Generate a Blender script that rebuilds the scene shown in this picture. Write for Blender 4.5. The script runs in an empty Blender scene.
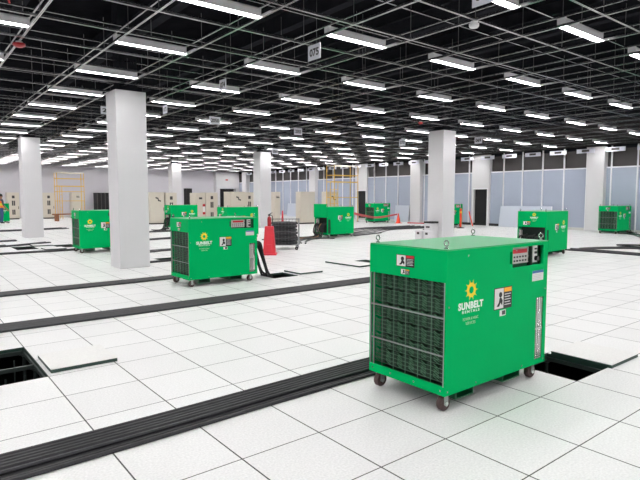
import bpy, math, random
from mathutils import Vector, Matrix
random.seed(7)
PI = math.pi
D = bpy.data
COL = bpy.context.scene.collection
scn = bpy.context.scene

# ------------------------------------------------------------------ materials
def lin(c):
    return tuple(((x/255)/12.92 if x/255 <= .04045 else ((x/255+.055)/1.055)**2.4) for x in c)

def mat(name, rgb, rough=.5, metal=0.0, noise=.0, nscale=20, emit=0.0, bump=0.0, spec=.5, alpha=1):
    m = D.materials.new(name); m.use_nodes = True
    nt = m.node_tree; b = nt.nodes['Principled BSDF']
    c = lin(rgb) + (1,)
    b.inputs['Base Color'].default_value = c
    b.inputs['Roughness'].default_value = rough
    b.inputs['Metallic'].default_value = metal
    b.inputs['Specular IOR Level'].default_value = spec
    if noise or bump:
        tc = nt.nodes.new('ShaderNodeTexCoord'); n = nt.nodes.new('ShaderNodeTexNoise')
        n.inputs['Scale'].default_value = nscale; n.inputs['Detail'].default_value = 4
        nt.links.new(tc.outputs['Object'], n.inputs['Vector'])
        if noise:
            r = nt.nodes.new('ShaderNodeValToRGB')
            r.color_ramp.elements[0].position = .3; r.color_ramp.elements[1].position = .7
            r.color_ramp.elements[0].color = tuple(max(0, x*(1-noise)) for x in c[:3]) + (1,)
            r.color_ramp.elements[1].color = tuple(min(1, x*(1+noise)) for x in c[:3]) + (1,)
            nt.links.new(n.outputs['Fac'], r.inputs['Fac']); nt.links.new(r.outputs['Color'], b.inputs['Base Color'])
        if bump:
            bp = nt.nodes.new('ShaderNodeBump'); bp.inputs['Strength'].default_value = bump
            nt.links.new(n.outputs['Fac'], bp.inputs['Height']); nt.links.new(bp.outputs['Normal'], b.inputs['Normal'])
    if emit:
        b.inputs['Emission Color'].default_value = c; b.inputs['Emission Strength'].default_value = emit
    return m

M = {}
def mk(k, *a, **kw): M[k] = mat(k, *a, **kw)
mk('green', (0, 174, 96), .5, noise=.02, nscale=3, spec=.03)
mk('green_top', (0, 160, 88), .3, spec=.45)
mk('green_dark', (4, 92, 55), .5)
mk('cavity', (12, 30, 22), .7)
mk('element', (34, 58, 44), .5, metal=.3, noise=.3, nscale=30)
mk('wire', (96, 132, 108), .4, metal=.7)
mk('element_wire', (92, 140, 108), .45, metal=.5)
mk('chrome', (205, 208, 205), .25, metal=.9)
mk('zinc', (165, 168, 168), .4, metal=.7)
mk('strut', (228, 228, 228), .2, metal=1.0)
mk('strut_thin', (204, 204, 206), .2, metal=1.0)
mk('cart_wire', (96, 98, 100), .45, metal=.5)
mk('rod', (92, 92, 94), .5, metal=.6)
mk('white_paint', (214, 212, 214), .6, noise=.015, nscale=2)
mk('wall_paint', (198, 195, 201), .7, noise=.02, nscale=1)
mk('beige', (208, 200, 186), .5, noise=.02, nscale=4)
mk('black', (18, 18, 19), .6)
mk('black_gloss', (12, 12, 13), .25)
mk('cable', (46, 46, 49), .4, spec=.35, noise=.2, nscale=12)
mk('cable2', (54, 54, 56), .5, spec=.3, noise=.2, nscale=12)
mk('deck', (24, 24, 27), .9, noise=.2, nscale=2, spec=.0)
mk('beam', (42, 42, 46), .8, noise=.15, nscale=3, spec=.0)
mk('tyre', (78, 58, 56), .55, noise=.15, nscale=30)
mk('white_ink', (236, 240, 236), .5)
mk('pale_ink', (170, 214, 170), .5)
mk('yellow_ink', (240, 212, 30), .45)
mk('orange_ink', (244, 172, 40), .45)
mk('red_ink', (196, 34, 40), .45)
mk('blue_ink', (60, 110, 170), .45)
mk('black_ink', (20, 20, 20), .5)
mk('paper', (228, 226, 224), .5)
mk('panel_grey', (196, 196, 190), .4)
mk('red_display', (200, 24, 40), .35)
mk('red_plastic', (214, 48, 62), .4, noise=.06, nscale=6)
mk('orange_plastic', (236, 74, 44), .45)
mk('extinguisher_red', (170, 22, 34), .3)
mk('scaffold_yellow', (222, 178, 70), .5)
mk('scaffold_white', (226, 220, 205), .5)
mk('wood', (140, 92, 64), .7, noise=.25, nscale=10)
mk('board', (196, 202, 214), .35)
mk('film_glass', (168, 176, 193), .22, noise=.03, nscale=.7)
mk('mullion', (232, 232, 234), .4)
mk('dark_glass', (62, 58, 58), .3, noise=.2, nscale=1)
mk('door_dark', (14, 14, 16), .7)
mk('sign_white', (222, 222, 230), .5)
mk('housing', (236, 234, 236), .5)
mk('tile_edge', (38, 62, 54), .5)
mk('pedestal', (60, 68, 66), .45, metal=.5)
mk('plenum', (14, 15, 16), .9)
mk('skin', (150, 104, 82), .6)
mk('hair', (22, 18, 16), .7)
mk('vest', (240, 120, 50), .7)
mk('vest_lime', (226, 216, 60), .7)
mk('jeans', (52, 84, 122), .8, noise=.15, nscale=30)
mk('shirt', (70, 76, 90), .8)
mk('screen_dark', (62, 58, 58), .3)
mk('copper', (170, 120, 70), .4, metal=.3)
mk('strip_white', (224, 224, 236), .5)
mk('lens', (250, 250, 255), .4)
lb = M['lens'].node_tree.nodes['Principled BSDF']
lb.inputs['Emission Color'].default_value = (1.0, .985, .985, 1); lb.inputs['Emission Strength'].default_value = 53

def floor_mat():
    m = D.materials.new('floor_tile'); m.use_nodes = True
    nt = m.node_tree; N = nt.nodes; L = nt.links; b = N['Principled BSDF']
    g = N.new('ShaderNodeNewGeometry'); s = N.new('ShaderNodeSeparateXYZ'); L.new(g.outputs['Position'], s.inputs[0])
    def mth(op, a, v=None, v2=None):
        n = N.new('ShaderNodeMath'); n.operation = op
        for i, q in enumerate((a, v, v2)):
            if q is None: continue
            if isinstance(q, (int, float)): n.inputs[i].default_value = q
            else: L.new(q, n.inputs[i])
        return n.outputs[0]
    def line(c, w):
        t = mth('DIVIDE', c, .6); r = mth('ROUND', t); d = mth('ABSOLUTE', mth('SUBTRACT', t, r))
        return mth('LESS_THAN', mth('MULTIPLY', d, .6), w)
    lx = line(s.outputs[0], .0050); ly = line(s.outputs[1], .0040)
    lines = mth('MAXIMUM', lx, ly)
    fx = mth('FLOOR', mth('DIVIDE', s.outputs[0], .6)); fy = mth('FLOOR', mth('DIVIDE', s.outputs[1], .6))
    cb = N.new('ShaderNodeCombineXYZ'); L.new(fx, cb.inputs[0]); L.new(fy, cb.inputs[1])
    wn = N.new('ShaderNodeTexWhiteNoise'); L.new(cb.outputs[0], wn.inputs['Vector'])
    nz = N.new('ShaderNodeTexNoise'); nz.inputs['Scale'].default_value = 70; nz.inputs['Detail'].default_value = 3
    L.new(g.outputs['Position'], nz.inputs['Vector'])
    nb = N.new('ShaderNodeTexNoise'); nb.inputs['Scale'].default_value = 1.3; nb.inputs['Detail'].default_value = 3
    L.new(g.outputs['Position'], nb.inputs['Vector'])
    v = mth('ADD', mth('MULTIPLY', nz.outputs['Fac'], .34), mth('MULTIPLY', wn.outputs['Value'], .045))
    v = mth('ADD', v, mth('MULTIPLY', nb.outputs['Fac'], .05))
    v = mth('ADD', v, .535)
    mix = N.new('ShaderNodeMix'); mix.data_type = 'RGBA'
    cc = N.new('ShaderNodeCombineColor'); L.new(v, cc.inputs[0]); L.new(mth('MULTIPLY', v, .998), cc.inputs[1]); L.new(mth('MULTIPLY', v, .985), cc.inputs[2])
    L.new(lines, mix.inputs[0]); L.new(cc.outputs[0], mix.inputs[6]); mix.inputs[7].default_value = (.03, .029, .027, 1)
    L.new(mix.outputs[2], b.inputs['Base Color'])
    b.inputs['Roughness'].default_value = .38; b.inputs['Specular IOR Level'].default_value = .2
    return m
M['floor_tile'] = floor_mat()

def loose_tile_mat():
    m = mat('loose_tile', (222, 221, 218), .4, noise=.06, nscale=60)
    return m
M['loose_tile'] = loose_tile_mat()

# ------------------------------------------------------------------ mesh builder
class MB:
    def __init__(s): s.v = []; s.f = []; s.m = []
    def add(s, vs, fs, m=0):
        o = len(s.v); s.v += [tuple(v) for v in vs]
        for f in fs: s.f.append(tuple(i+o for i in f)); s.m.append(m)
    def box(s, x0, x1, y0, y1, z0, z1, m=0):
        s.add([(x0,y0,z0),(x1,y0,z0),(x1,y1,z0),(x0,y1,z0),(x0,y0,z1),(x1,y0,z1),(x1,y1,z1),(x0,y1,z1)],
              [(0,3,2,1),(4,5,6,7),(0,1,5,4),(1,2,6,5),(2,3,7,6),(3,0,4,7)], m); return s
    def obox(s, c, size, rot, m=0):
        a, b, d = (q/2 for q in size); vs = []
        for z in (-d, d):
            for x, y in ((-a,-b),(a,-b),(a,b),(-a,b)): vs.append(Vector(c) + rot @ Vector((x,y,z)))
        s.add(vs, [(0,3,2,1),(4,5,6,7),(0,1,5,4),(1,2,6,5),(2,3,7,6),(3,0,4,7)], m); return s
    def tube(s, pts, r, seg=8, m=0, cap=True, closed=False):
        pts = [Vector(p) for p in pts]; n = len(pts)
        rs = r if isinstance(r, (list, tuple)) else [r]*n
        t0 = (pts[1]-pts[0]).normalized()
        up = Vector((0,0,1)) if abs(t0.z) < .9 else Vector((1,0,0))
        nx = t0.cross(up).normalized(); vs = []
        for i, p in enumerate(pts):
            if closed: t = (pts[(i+1) % n]-pts[i-1]).normalized()
            else: t = (pts[min(i+1,n-1)]-pts[max(i-1,0)]).normalized()
            nx = (nx - t*nx.dot(t)).normalized(); ny = t.cross(nx)
            for k in range(seg):
                a = 2*PI*k/seg; vs.append(p + (nx*math.cos(a)+ny*math.sin(a))*rs[i])
        fs = []
        for i in range(n if closed else n-1):
            j = (i+1) % n
            for k in range(seg):
                k2 = (k+1) % seg; fs.append((i*seg+k, i*seg+k2, j*seg+k2, j*seg+k))
        if cap and not closed:
            fs.append(tuple(range(seg-1,-1,-1))); fs.append(tuple((n-1)*seg+k for k in range(seg)))
        s.add(vs, fs, m); return s
    def lathe(s, prof, c=(0,0,0), seg=16, m=0):
        vs = []; fs = []; n = len(prof)
        for r, z in prof:
            for k in range(seg):
                a = 2*PI*k/seg; vs.append((c[0]+r*math.cos(a), c[1]+r*math.sin(a), c[2]+z))
        for i in range(n-1):
            for k in range(seg):
                k2 = (k+1) % seg; fs.append((i*seg+k, i*seg+k2, (i+1)*seg+k2, (i+1)*seg+k))
        fs.append(tuple(range(seg-1,-1,-1))); fs.append(tuple((n-1)*seg+k for k in range(seg)))
        s.add(vs, fs, m); return s
    def extr(s, poly, frame, t, m=0):
        # poly: list of (u,v); frame: (origin, U, V, W); thickness t along W
        o, U, V, W = (Vector(q) for q in frame); n = len(poly)
        a = [o+U*u+V*v for u, v in poly]; b = [p+W*t for p in a]
        fs = [tuple(range(n-1,-1,-1)), tuple(range(n,2*n))] + [(i,(i+1)%n,n+(i+1)%n,n+i) for i in range(n)]
        s.add(a+b, fs, m); return s
    def build(s, name, mats, parent=None, smooth=False, loc=None, bevel=0):
        me = D.meshes.new(name); me.from_pydata(s.v, [], s.f)
        if not isinstance(mats, (list, tuple)): mats = [mats]
        for k in mats: me.materials.append(M[k] if isinstance(k, str) else k)
        for p, mi in zip(me.polygons, s.m):
            p.material_index = mi; p.use_smooth = smooth
        me.update()
        o = D.objects.new(name, me); COL.objects.link(o)
        if parent: o.parent = parent
        if loc: o.location = loc
        if bevel:
            bv = o.modifiers.new('edge', 'BEVEL'); bv.width = bevel; bv.segments = 2; bv.limit_method = 'ANGLE'
        if smooth and hasattr(me, 'set_sharp_from_angle'): me.set_sharp_from_angle(angle=math.radians(40))
        return o

def tag(o, label=None, cat=None, group=None, kind=None):
    if label: o['label'] = label
    if cat: o['category'] = cat
    if group: o['group'] = group
    if kind: o['kind'] = kind
    return o
def thing(name, label, cat, loc=(0,0,0), rz=0, group=None):
    o = D.objects.new(name, None); COL.objects.link(o); o.empty_display_size = .1
    o.location = loc; o.rotation_euler = (0,0,rz)
    return tag(o, label, cat, group)
def kids(o): return [c for c in D.objects if c.parent == o]
CH = {}
def copy_tree(o, parent=None):
    c = o.copy(); COL.objects.link(c)
    if parent: c.parent = parent
    for ch in tuple(o.children): copy_tree(ch, c)
    return c

def text_mesh(name, s, mat_, frame, size=None, width=None, height=None, parent=None, bold=0, depth=.0012, align='CENTER', spacing=1):
    cu = D.curves.new(name, 'FONT'); cu.body = s; cu.align_x = align; cu.align_y = 'CENTER'
    cu.size = 1; cu.offset = bold; cu.space_character = spacing; cu.extrude = .01; cu.resolution_u = 3
    ob = D.objects.new('tmp_text', cu); COL.objects.link(ob)
    dg = bpy.context.evaluated_depsgraph_get(); dg.update()
    me = D.meshes.new_from_object(ob.evaluated_get(dg)); D.objects.remove(ob); D.curves.remove(cu)
    me.name = name
    xs = [v.co.x for v in me.vertices]; ys = [v.co.y for v in me.vertices]
    w = max(xs)-min(xs); h = max(ys)-min(ys); cx = (max(xs)+min(xs))/2; cy = (max(ys)+min(ys))/2
    sx = width/w if width else size; sy = height/h if height else (size if size else sx)
    if not width: sx = sy
    o_, U, V, W = (Vector(q) for q in frame)
    for v in me.vertices:
        x, y, z = v.co
        v.co = o_ + U*((x-cx)*sx) + V*((y-cy)*sy) + W*(depth if z > 0 else 0)
    me.materials.clear(); me.materials.append(M[mat_])
    for p in me.polygons: p.material_index = 0
    o = D.objects.new(name, me); COL.objects.link(o)
    if parent: o.parent = parent
    return o

def smooth_path(pts, n=6):
    pts = [Vector(p) for p in pts]; out = []
    for i in range(len(pts)-1):
        p0 = pts[max(i-1,0)]; p1 = pts[i]; p2 = pts[i+1]; p3 = pts[min(i+2,len(pts)-1)]
        for k in range(n):
            t = k/n
            out.append(.5*((2*p1)+(p2-p0)*t+(2*p0-5*p1+4*p2-p3)*t*t+(3*p1-p0-3*p2+p3)*t**3))
    out.append(pts[-1]); return out

ORD = ['zeroth','first','second','third','fourth','fifth','sixth','seventh','eighth','ninth','tenth','eleventh','twelfth',
       'thirteenth','fourteenth','fifteenth','sixteenth','seventeenth','eighteenth','nineteenth','twentieth','twenty-first','twenty-second','twenty-third','twenty-fourth','twenty-fifth','twenty-sixth','twenty-seventh']

# ------------------------------------------------------------------ camera
F = 532.024; CAMP = Vector((-2.18039845, -2.76775369, 1.60328261))
yaw, pitch = math.radians(51.65), math.radians(-4.5885)
fw = Vector((math.cos(pitch)*math.cos(yaw), math.cos(pitch)*math.sin(yaw), math.sin(pitch)))
rt = Vector((math.sin(yaw), -math.cos(yaw), 0)); up = rt.cross(fw)
cd = D.cameras.new('camera'); cam = D.objects.new('camera', cd); COL.objects.link(cam)
cd.sensor_width = 36; cd.lens = F*36/640; cd.clip_start = .05; cd.clip_end = 200
cam.matrix_world = Matrix(((rt.x, up.x, -fw.x, CAMP.x), (rt.y, up.y, -fw.y, CAMP.y), (rt.z, up.z, -fw.z, CAMP.z), (0,0,0,1)))
scn.camera = cam
def proj(p):
    d = Vector(p)-CAMP; z = d.dot(fw)
    if z < .1: return (-999, -999)
    return (320+F*d.dot(rt)/z, 240-F*d.dot(up)/z)

# ------------------------------------------------------------------ the setting
XW, YW = 24.0, 43.5          # right wall plane, back wall plane
X0, Y0 = -9.0, -9.0
H = 4.05                     # underside of the strut grid
holes = {(-3,4),(-3,5),(-4,4),(-4,5),(4,-1),(6,10),(11,11),(1,26),(1,27),(3,26),(3,27),(2,28),(0,29),(5,17),(9,28),(26,7),(27,7)}
def build_floor():
    mb = MB(); t = -.035
    nx0, nx1 = int(X0/.6), int(round(XW/.6)); ny0, ny1 = int(X0/.6), int(math.ceil(YW/.6))
    vid = {}
    def V(i, j, z=0):
        k = (i, j, z)
        if k not in vid: vid[k] = len(mb.v); mb.v.append((i*.6, j*.6, z))
        return vid[k]
    for i in range(nx0, nx1+1):
        for j in range(ny0, ny1):
            if (i, j) in holes: continue
            mb.f.append((V(i,j), V(i+1,j), V(i+1,j+1), V(i,j+1))); mb.m.append(0)
    for (i, j) in holes:
        for (a, b, nb) in (((i,j),(i+1,j),(i,j-1)), ((i+1,j),(i+1,j+1),(i+1,j)), ((i+1,j+1),(i,j+1),(i,j+1)), ((i,j+1),(i,j),(i-1,j))):
            if nb in holes: continue
            mb.f.append((V(*b), V(*a), V(*a, t), V(*b, t))); mb.m.append(1)
    return mb.build('floor', ['floor_tile', 'tile_edge'])
tag(build_floor(), kind='structure')
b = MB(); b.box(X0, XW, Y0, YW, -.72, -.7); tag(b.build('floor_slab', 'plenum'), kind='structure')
# stringers and pedestals seen in the open tiles
def understructure(i0, i1, j0, j1, label):
    t = thing('floor_understructure', label, 'floor frame', (i0*.6, j0*.6, 0))
    for j in range(j0, j1+1):
        MB().box(0, (i1-i0)*.6, (j-j0)*.6-.015, (j-j0)*.6+.015, -.075, -.037).build('stringer', 'pedestal', t)
    for i in range(i0, i1+1):
        MB().box((i-i0)*.6-.015, (i-i0)*.6+.015, 0, (j1-j0)*.6, -.075, -.037).build('stringer', 'pedestal', t)
        for j in range(j0, j1+1):
            x, y = (i-i0)*.6, (j-j0)*.6
            MB().lathe([(.06,-.7),(.06,-.69),(.018,-.685),(.018,-.1),(.045,-.085),(.045,-.076)], (x,y,0), 10).build('pedestal', 'pedestal', t, smooth=True)
    return t
u = understructure(-4, -2, 4, 6, 'black metal floor frame inside the open floor tiles at the left edge')
for j in range(2):
    for k in range(7):
        x = .12+k*.16
        MB().tube([(x, j*.6+.42, -.69), (x, j*.6+.42, -.08)], .008, 6).build('upright_rod', 'pedestal', u)
understructure(4, 5, -1, 0, 'dark metal floor frame in the open tile right of the nearest green unit')

b = MB(); b.box(X0, XW+.6, Y0, YW+.6, 5.9, 6.0); tag(b.build('ceiling', 'deck'), kind='structure')
b = MB(); b.box(X0, XW+.3, YW, YW+.3, -.7, 5.9); tag(b.build('wall_back', 'wall_paint'), kind='structure')
# right wall: dark upper band, frosted glazing between mullions, door openings, base strip
b = MB(); b.box(XW+.1, XW+.3, Y0, YW, -.7, 5.9); tag(b.build('wall_right', 'dark_glass'), kind='structure')
zf = 3.0
doors = [(13.55, 14.6), (22.75, 23.75)]
def solid_runs():
    runs = []; y = -2.6
    cols = [(7.25, 8.55)] + [(13.2, 14.95), (18.0, 19.9), (22.3, 24.2), (30.2, 31.6)]
    return cols
edges = [-4.0 + 1.127*k for k in range(0, 43)]
n = 0
wcols = [(8.62, 9.42), (19.8, 20.6), (30.6, 31.4), (41.2, 42.0)]          # white wall columns
wdoor = [(14.85, 16.05, 15.0, 15.9), (24.85, 26.1, 24.95, 25.85)]           # white bays with a black doorway
blocked = [(a, c) for a, c in wcols] + [(a, c) for a, c, _, _ in wdoor]
for k in range(len(edges)-1):
    a, c = edges[k], edges[k+1]
    segs = [(a, c)]
    for (p, q) in blocked:
        ns = []
        for (s0, s1) in segs:
            if q <= s0 or p >= s1: ns.append((s0, s1)); continue
            if p > s0: ns.append((s0, p))
            if q < s1: ns.append((q, s1))
        segs = ns
    for (s0, s1) in segs:
        if s1-s0 < .05: continue
        n += 1
        w = MB(); w.box(XW, XW+.02, s0, s1, .12, zf); tag(w.build('window_%d' % n, 'film_glass'), kind='structure')
tn = 0
def trim(mb, m, **k):
    global tn; tn += 1
    return tag(mb.build('trim_%d' % tn, m, **k), kind='structure')
for y in edges:
    if any(p-.02 < y < q+.02 for p, q in blocked): continue
    b = MB(); b.box(XW-.05, XW+.02, y-.028, y+.028, .0, 4.0); trim(b, 'mullion')
b = MB(); b.box(XW-.03, XW+.03, -4, YW, zf-.03, zf+.03); trim(b, 'mullion')
b = MB(); b.box(XW-.02, XW+.1, -4, YW, 3.86, 4.02); trim(b, 'beam')
b = MB(); b.box(XW-.04, XW+.1, -4, YW, 0, .12, 0); b.box(XW-.09, XW-.04, 12.0, 18.6, 0, .14, 1); tag(b.build('baseboard_right', ['panel_grey', 'black']), kind='structure')
for k, (y0, y1) in enumerate(wcols):
    o = MB().box(XW-.28, XW+.1, y0, y1, 0, 3.98).build('wall_column', 'white_paint', bevel=.01)
    tag(o, ['white square column against the frosted wall, behind the far right green unit',
            'white wall column with a red alarm light, seen left of the nearer central column',
            'narrow white wall column left of the scaffold by the frosted wall',
            'small far white wall column between dark window bays near the back corner'][k], 'column')
for k, (y0, y1, d0, d1) in enumerate(wdoor):
    w = MB()
    w.box(XW-.1, XW+.1, y0, d0, 0, 3.98); w.box(XW-.1, XW+.1, d1, y1, 0, 3.98); w.box(XW-.1, XW+.1, d0, d1, 2.06, 3.98)
    tag(w.build('wall_bay_%s' % ('right', 'far')[k], 'white_paint'), kind='structure')
    b = MB(); b.box(XW+.05, XW+.09, d0, d1, 0, 2.06); tag(b.build('door_%d' % (k+1), 'door_dark'), kind='structure')
    b = MB(); b.box(XW-.13, XW-.1, d0-.06, d0, 0, 2.12); b.box(XW-.13, XW-.1, d1, d1+.06, 0, 2.12); b.box(XW-.13, XW-.1, d0, d1, 2.06, 2.12); trim(b, 'mullion')
# back corner: white bay with a wide dark opening
b = MB(); b.box(21.5, XW, YW-.5, YW, 2.42, 3.98); b.box(21.5, 21.9, YW-.5, YW, 0, 2.42); b.box(23.6, XW, YW-.5, YW, 0, 2.42)
tag(b.build('wall_corner', 'white_paint'), kind='structure')
b = MB(); b.box(21.9, 23.6, YW-.1, YW-.05, 0, 2.42); tag(b.build('door_3', 'door_dark'), kind='structure')
b = MB(); b.box(0, .25, -.03, 0, 0, .12); o = b.build('exit_sign', 'red_ink', loc=(22.5, YW-.5, 3.2)); tag(o, 'small red sign on the white wall above the dark opening in the back corner', 'sign')
b = MB(); b.box(X0, 21.5, YW-.03, YW, 0, .1); tag(b.build('baseboard_back', 'panel_grey'), kind='structure')

# interior columns
def column(x, y, label):
    t = thing('column', label, 'column', (x+.34, y+.34, 0))
    MB().box(-.34, .34, -.34, .34, 0, 3.96).build('cladding', 'white_paint', t, bevel=.012)
    MB().box(-.2, .2, -.2, .2, 3.96, 5.9).build('steel_core', 'beam', t)
    return t
column(1.65, 9.27, 'large white square column standing nearest the camera, left of centre')
column(1.70, 20.95, 'white square column at the left edge, in front of the beige cabinets')
column(12.90, 9.32, 'white square column right behind the nearest green unit')
column(12.62, 20.95, 'white square column behind the red cone stand and wire cart')
column(12.85, 32.8, 'distant white square column standing behind the row of beige cabinets')

# beams
for k in range(13):
    x = -5.0 + 2.4*k
    MBb = MB(); MBb.box(x-.1, x+.1, Y0, YW, 5.2, 5.23); MBb.box(x-.02, x+.02, Y0, YW, 5.23, 5.6); MBb.box(x-.1, x+.1, Y0, YW, 5.6, 5.63)
    o = MBb.build('steel_beam', 'beam'); o.location = (0,0,0)
    MB2 = MB(); MB2.box(x-.01, x+.01, Y0, YW, 5.63, 5.9); m2 = MB2.build('web_plate', 'beam', o)
    tag(o, 'dark steel beam under the black deck above the strut grid', 'beam', 'dark roof beams')

# ------------------------------------------------------------------ suspended strut grid
gx = [.64+1.2*k for k in range(-8, 20)]
gy = [.66+1.2*k for k in range(-8, 36)]
XA, XB = gx[0]-.3, XW-.1
YA, YB = gy[0]-.3, YW-.1
def channel(axis, a, b, c, z0, s=.033, lip=.010, th=.004):
    # C-channel, slot facing down
    pr = [(-s/2,0),(-s/2+lip,0),(-s/2+lip,th),(-s/2+th,th),(-s/2+th,s-th),(s/2-th,s-th),(s/2-th,th),(s/2-lip,th),(s/2-lip,0),(s/2,0),(s/2,s),(-s/2,s)]
    mb = MB(); n = len(pr)
    va = [(c+u, a, z0+v) if axis == 'y' else (a, c+u, z0+v) for u, v in pr]
    vb = [(c+u, b, z0+v) if axis == 'y' else (b, c+u, z0+v) for u, v in pr]
    fs = [(i,(i+1)%n,n+(i+1)%n,n+i) for i in range(n)]
    if axis == 'x': fs = [f[::-1] for f in fs]
    mb.add(va+vb, fs); return mb
grid = thing('strut_ceiling_grid', 'open grid of grey metal struts hung under the black ceiling', 'ceiling grid', (0, 0, H))
for x in gx:
    channel('y', YA, YB, x, 0.0).build('main_strut', 'strut', grid)
    channel('y', YA, YB, x, .13, s=.022, lip=.008).build('carrier_strut', 'strut_thin', grid)
for y in gy:
    channel('x', XA, XB, y, .004).build('cross_strut', 'strut', grid)
    channel('x', XA, XB, y+.03, .47, s=.026, lip=.009).build('upper_strut', 'strut_thin', grid)
rods = []
for x in gx:
    for y in gy:
        q = proj((x, y, H+.3)); d = (Vector((x, y, H))-CAMP).length
        vis = -5 < q[0] < 645 and -40 < q[1] < 200
        rods.append((0 if vis else 1, d, x, y))
rods.sort()
for k, (_, _, x, y) in enumerate(rods[:100]):
    MB().tube([(x+.03, y+.03, .03), (x+.03, y+.03, .56 if (k % 3) else 1.3)], .006, 5).build('hanger_rod', 'rod', grid)
far = MB()
for (_, _, x, y) in rods[100:]:
    far.tube([(x+.03, y+.03, .03), (x+.03, y+.03, .56)], .006, 4)
tag(far.build('hanger_rods', 'rod', grid), kind='stuff')

# ------------------------------------------------------------------ strip lights
lx_ = [.64+2.4*k for k in range(-4, 10)]
ly_ = [1.265+2.4*k for k in range(-4, 18)]
def make_light():
    t = thing('strip_light', 'x', 'ceiling light')
    b = MB(); b.extr([(-.062,.0),(-.058,.0),(-.057,.018),(.057,.018),(.058,.0),(.062,.0),(.062,.095),(.045,.12),(-.045,.12),(-.062,.095)], ((.02,0,0),(0,1,0),(0,0,1),(1,0,0)), 1.15)
    b.build('housing', 'housing', t)
    b = MB(); b.extr([(-.0565,.017),(-.0565,.012),(.0565,.012),(.0565,.017)], ((.03,0,0),(0,1,0),(0,0,1),(1,0,0)), 1.13)
    b.build('diffuser', 'lens', t)
    for e0 in (0, 1.17):
        b = MB(); b.box(e0,e0+.02,-.064,.064,-.002,.122); b.build('end_cap', 'housing', t)
    b = MB(); b.tube([(.6,0,.125),(.6,0,.47)], .006, 5); b.build('hanger', 'rod', t)
    return t
light0 = make_light(); used = False; rown = 0
for r, x in enumerate(lx_):
    vis = 0
    rowvis = any(0 < proj((x+.6, y, H))[0] < 640 and 0 < proj((x+.6, y, H))[1] < 480 for y in ly_)
    rown += 1 if rowvis else 0
    for y in ly_:
        # keep the two wall columns' tops free
        L_ = light0 if not used else copy_tree(light0)
        used = True
        L_.location = (x+.005, y, H+.012)
        a = proj((x+.6, y, H)); inf = 0 < a[0] < 640 and 0 < a[1] < 480
        if inf:
            vis += 1
            L_['label'] = 'lit strip light, %s from the front in the %s diagonal row from the left' % (ORD[vis], ORD[rown])
            L_['group'] = 'strip lights in the ceiling grid'
        else:
            L_['label'] = 'lit strip light of the ceiling grid beyond the edges of the picture'
            L_['group'] = 'strip lights outside the frame'

# ------------------------------------------------------------------ hanging number signs
def hang_sign(x, y, z, axis, w, h, txt, label):
    t = thing('hanging_sign', label, 'sign', (x, y, z))
    if axis == 'y':
        MB().box(-.003, .003, -w/2, w/2, 0, h).build('board', 'sign_white', t)
        fr = ((-.003,0,h*.5),(0,-1,0),(0,0,1),(-1,0,0))
        wires = [(0, -w*.4), (0, w*.4)]
    else:
        MB().box(-w/2, w/2, -.003, .003, 0, h).build('board', 'sign_white', t)
        fr = ((0,-.003,h*.5),(1,0,0),(0,0,1),(0,-1,0))
        wires = [(-w*.4, 0), (w*.4, 0)]
    text_mesh('lettering', txt, 'black_ink', fr, width=w*.74, height=h*.52, parent=t, bold=.03)
    for (a, b_) in wires: MB().tube([(a, b_, h-.01), (a, b_, max(h+.02, H+.02-z))], .003, 4).build('wire', 'rod', t)
SG = 'number signs hanging from the ceiling grid'
hang_sign(3.04, 3.975, 3.75, 'y', .315, .232, '075', 'white hanging sign printed 075 at the top centre of the photo')
hang_sign(3.04, .89, 3.742, 'y', .315, .232, '076', 'white hanging number sign cut off by the top edge of the photo')
hang_sign(3.04, 6.97, 3.745, 'y', .27, .21, '074', 'small white hanging number sign behind the 075 sign, above a strip light')
hang_sign(5.3, 11.7, 3.76, 'x', .36, .22, '2050', 'small white hanging sign printed 2050, above and right of the big column')
hang_sign(8.85, 12.4, 3.76, 'x', .34, .24, '2055', 'small white hanging number sign left of centre, farther than the 2050 sign')
hang_sign(2.29, 12.0, 3.80, 'x', .32, .2, '20', 'white hanging number sign peeking out left of the top of the big column')
hang_sign(3.3, 10.55, 3.74, 'y', .27, .21, '073', 'small white hanging number sign just right of the top of the big column')
hang_sign(12.2, 18.9, 3.68, 'x', .36, .26, '2060', 'far white hanging number sign above the column behind the wire cart')
hang_sign(13.9, 12.2, 3.68, 'y', .34, .26, '070', 'far white hanging number sign left of the column behind the nearest unit')
hang_sign(15.6, 9.8, 3.68, 'y', .34, .26, '069', 'far white hanging number sign right of the column behind the nearest unit')
# sensors
def detector(x, y, label, m, r=.07):
    t = thing('smoke_detector', label, 'smoke detector', (x, y, H-.06))
    MB().lathe([(.03,-.03),(.055,-.022),(r,0.0),(r,.03)], (0,0,0), 16).build('cover', m, t, smooth=True)
    MB().lathe([(.05,.03),(.05,.06)], (0,0,0), 12).build('mount', 'housing', t)
detector(4.26, 1.9, 'white smoke detector under a grid crossing at the top right', 'white_paint')
detector(-.56, 6.93, 'red smoke detector on the strut at the top left corner', 'extinguisher_red', .09)
detector(11.2, 8.9, 'small red detector under the grid, right of the central column', 'extinguisher_red', .08)
o = MB().tube([(-1.2, 5.2, 4.7), (-.95, 5.55, 4.45), (-.85, 5.75, 4.25)], .012, 6).build('sprinkler_pipe', 'red_ink')
tag(o, 'short thin red pipe above the grid at the top left corner', 'pipe')
# row of white sign plates along the top of the right wall
for k in range(27):
    y = 5.0 + 1.35*k
    t = thing('wall_plate', 'white plate along the top of the frosted wall, %s from the right' % ORD[k+1], 'plate', (XW-.35, y, 3.7), 0, 'white plates along the wall top')
    MB().box(0, .03, 0, .85, 0, .2).build('board', 'strip_white', t)
    MB().box(-.006, 0, .25, .6, .06, .16).build('marking', 'screen_dark', t)
    MB().tube([(.015,.15,.2),(.015,.15,.36)], .005, 4).build('wire', 'rod', t)

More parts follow.
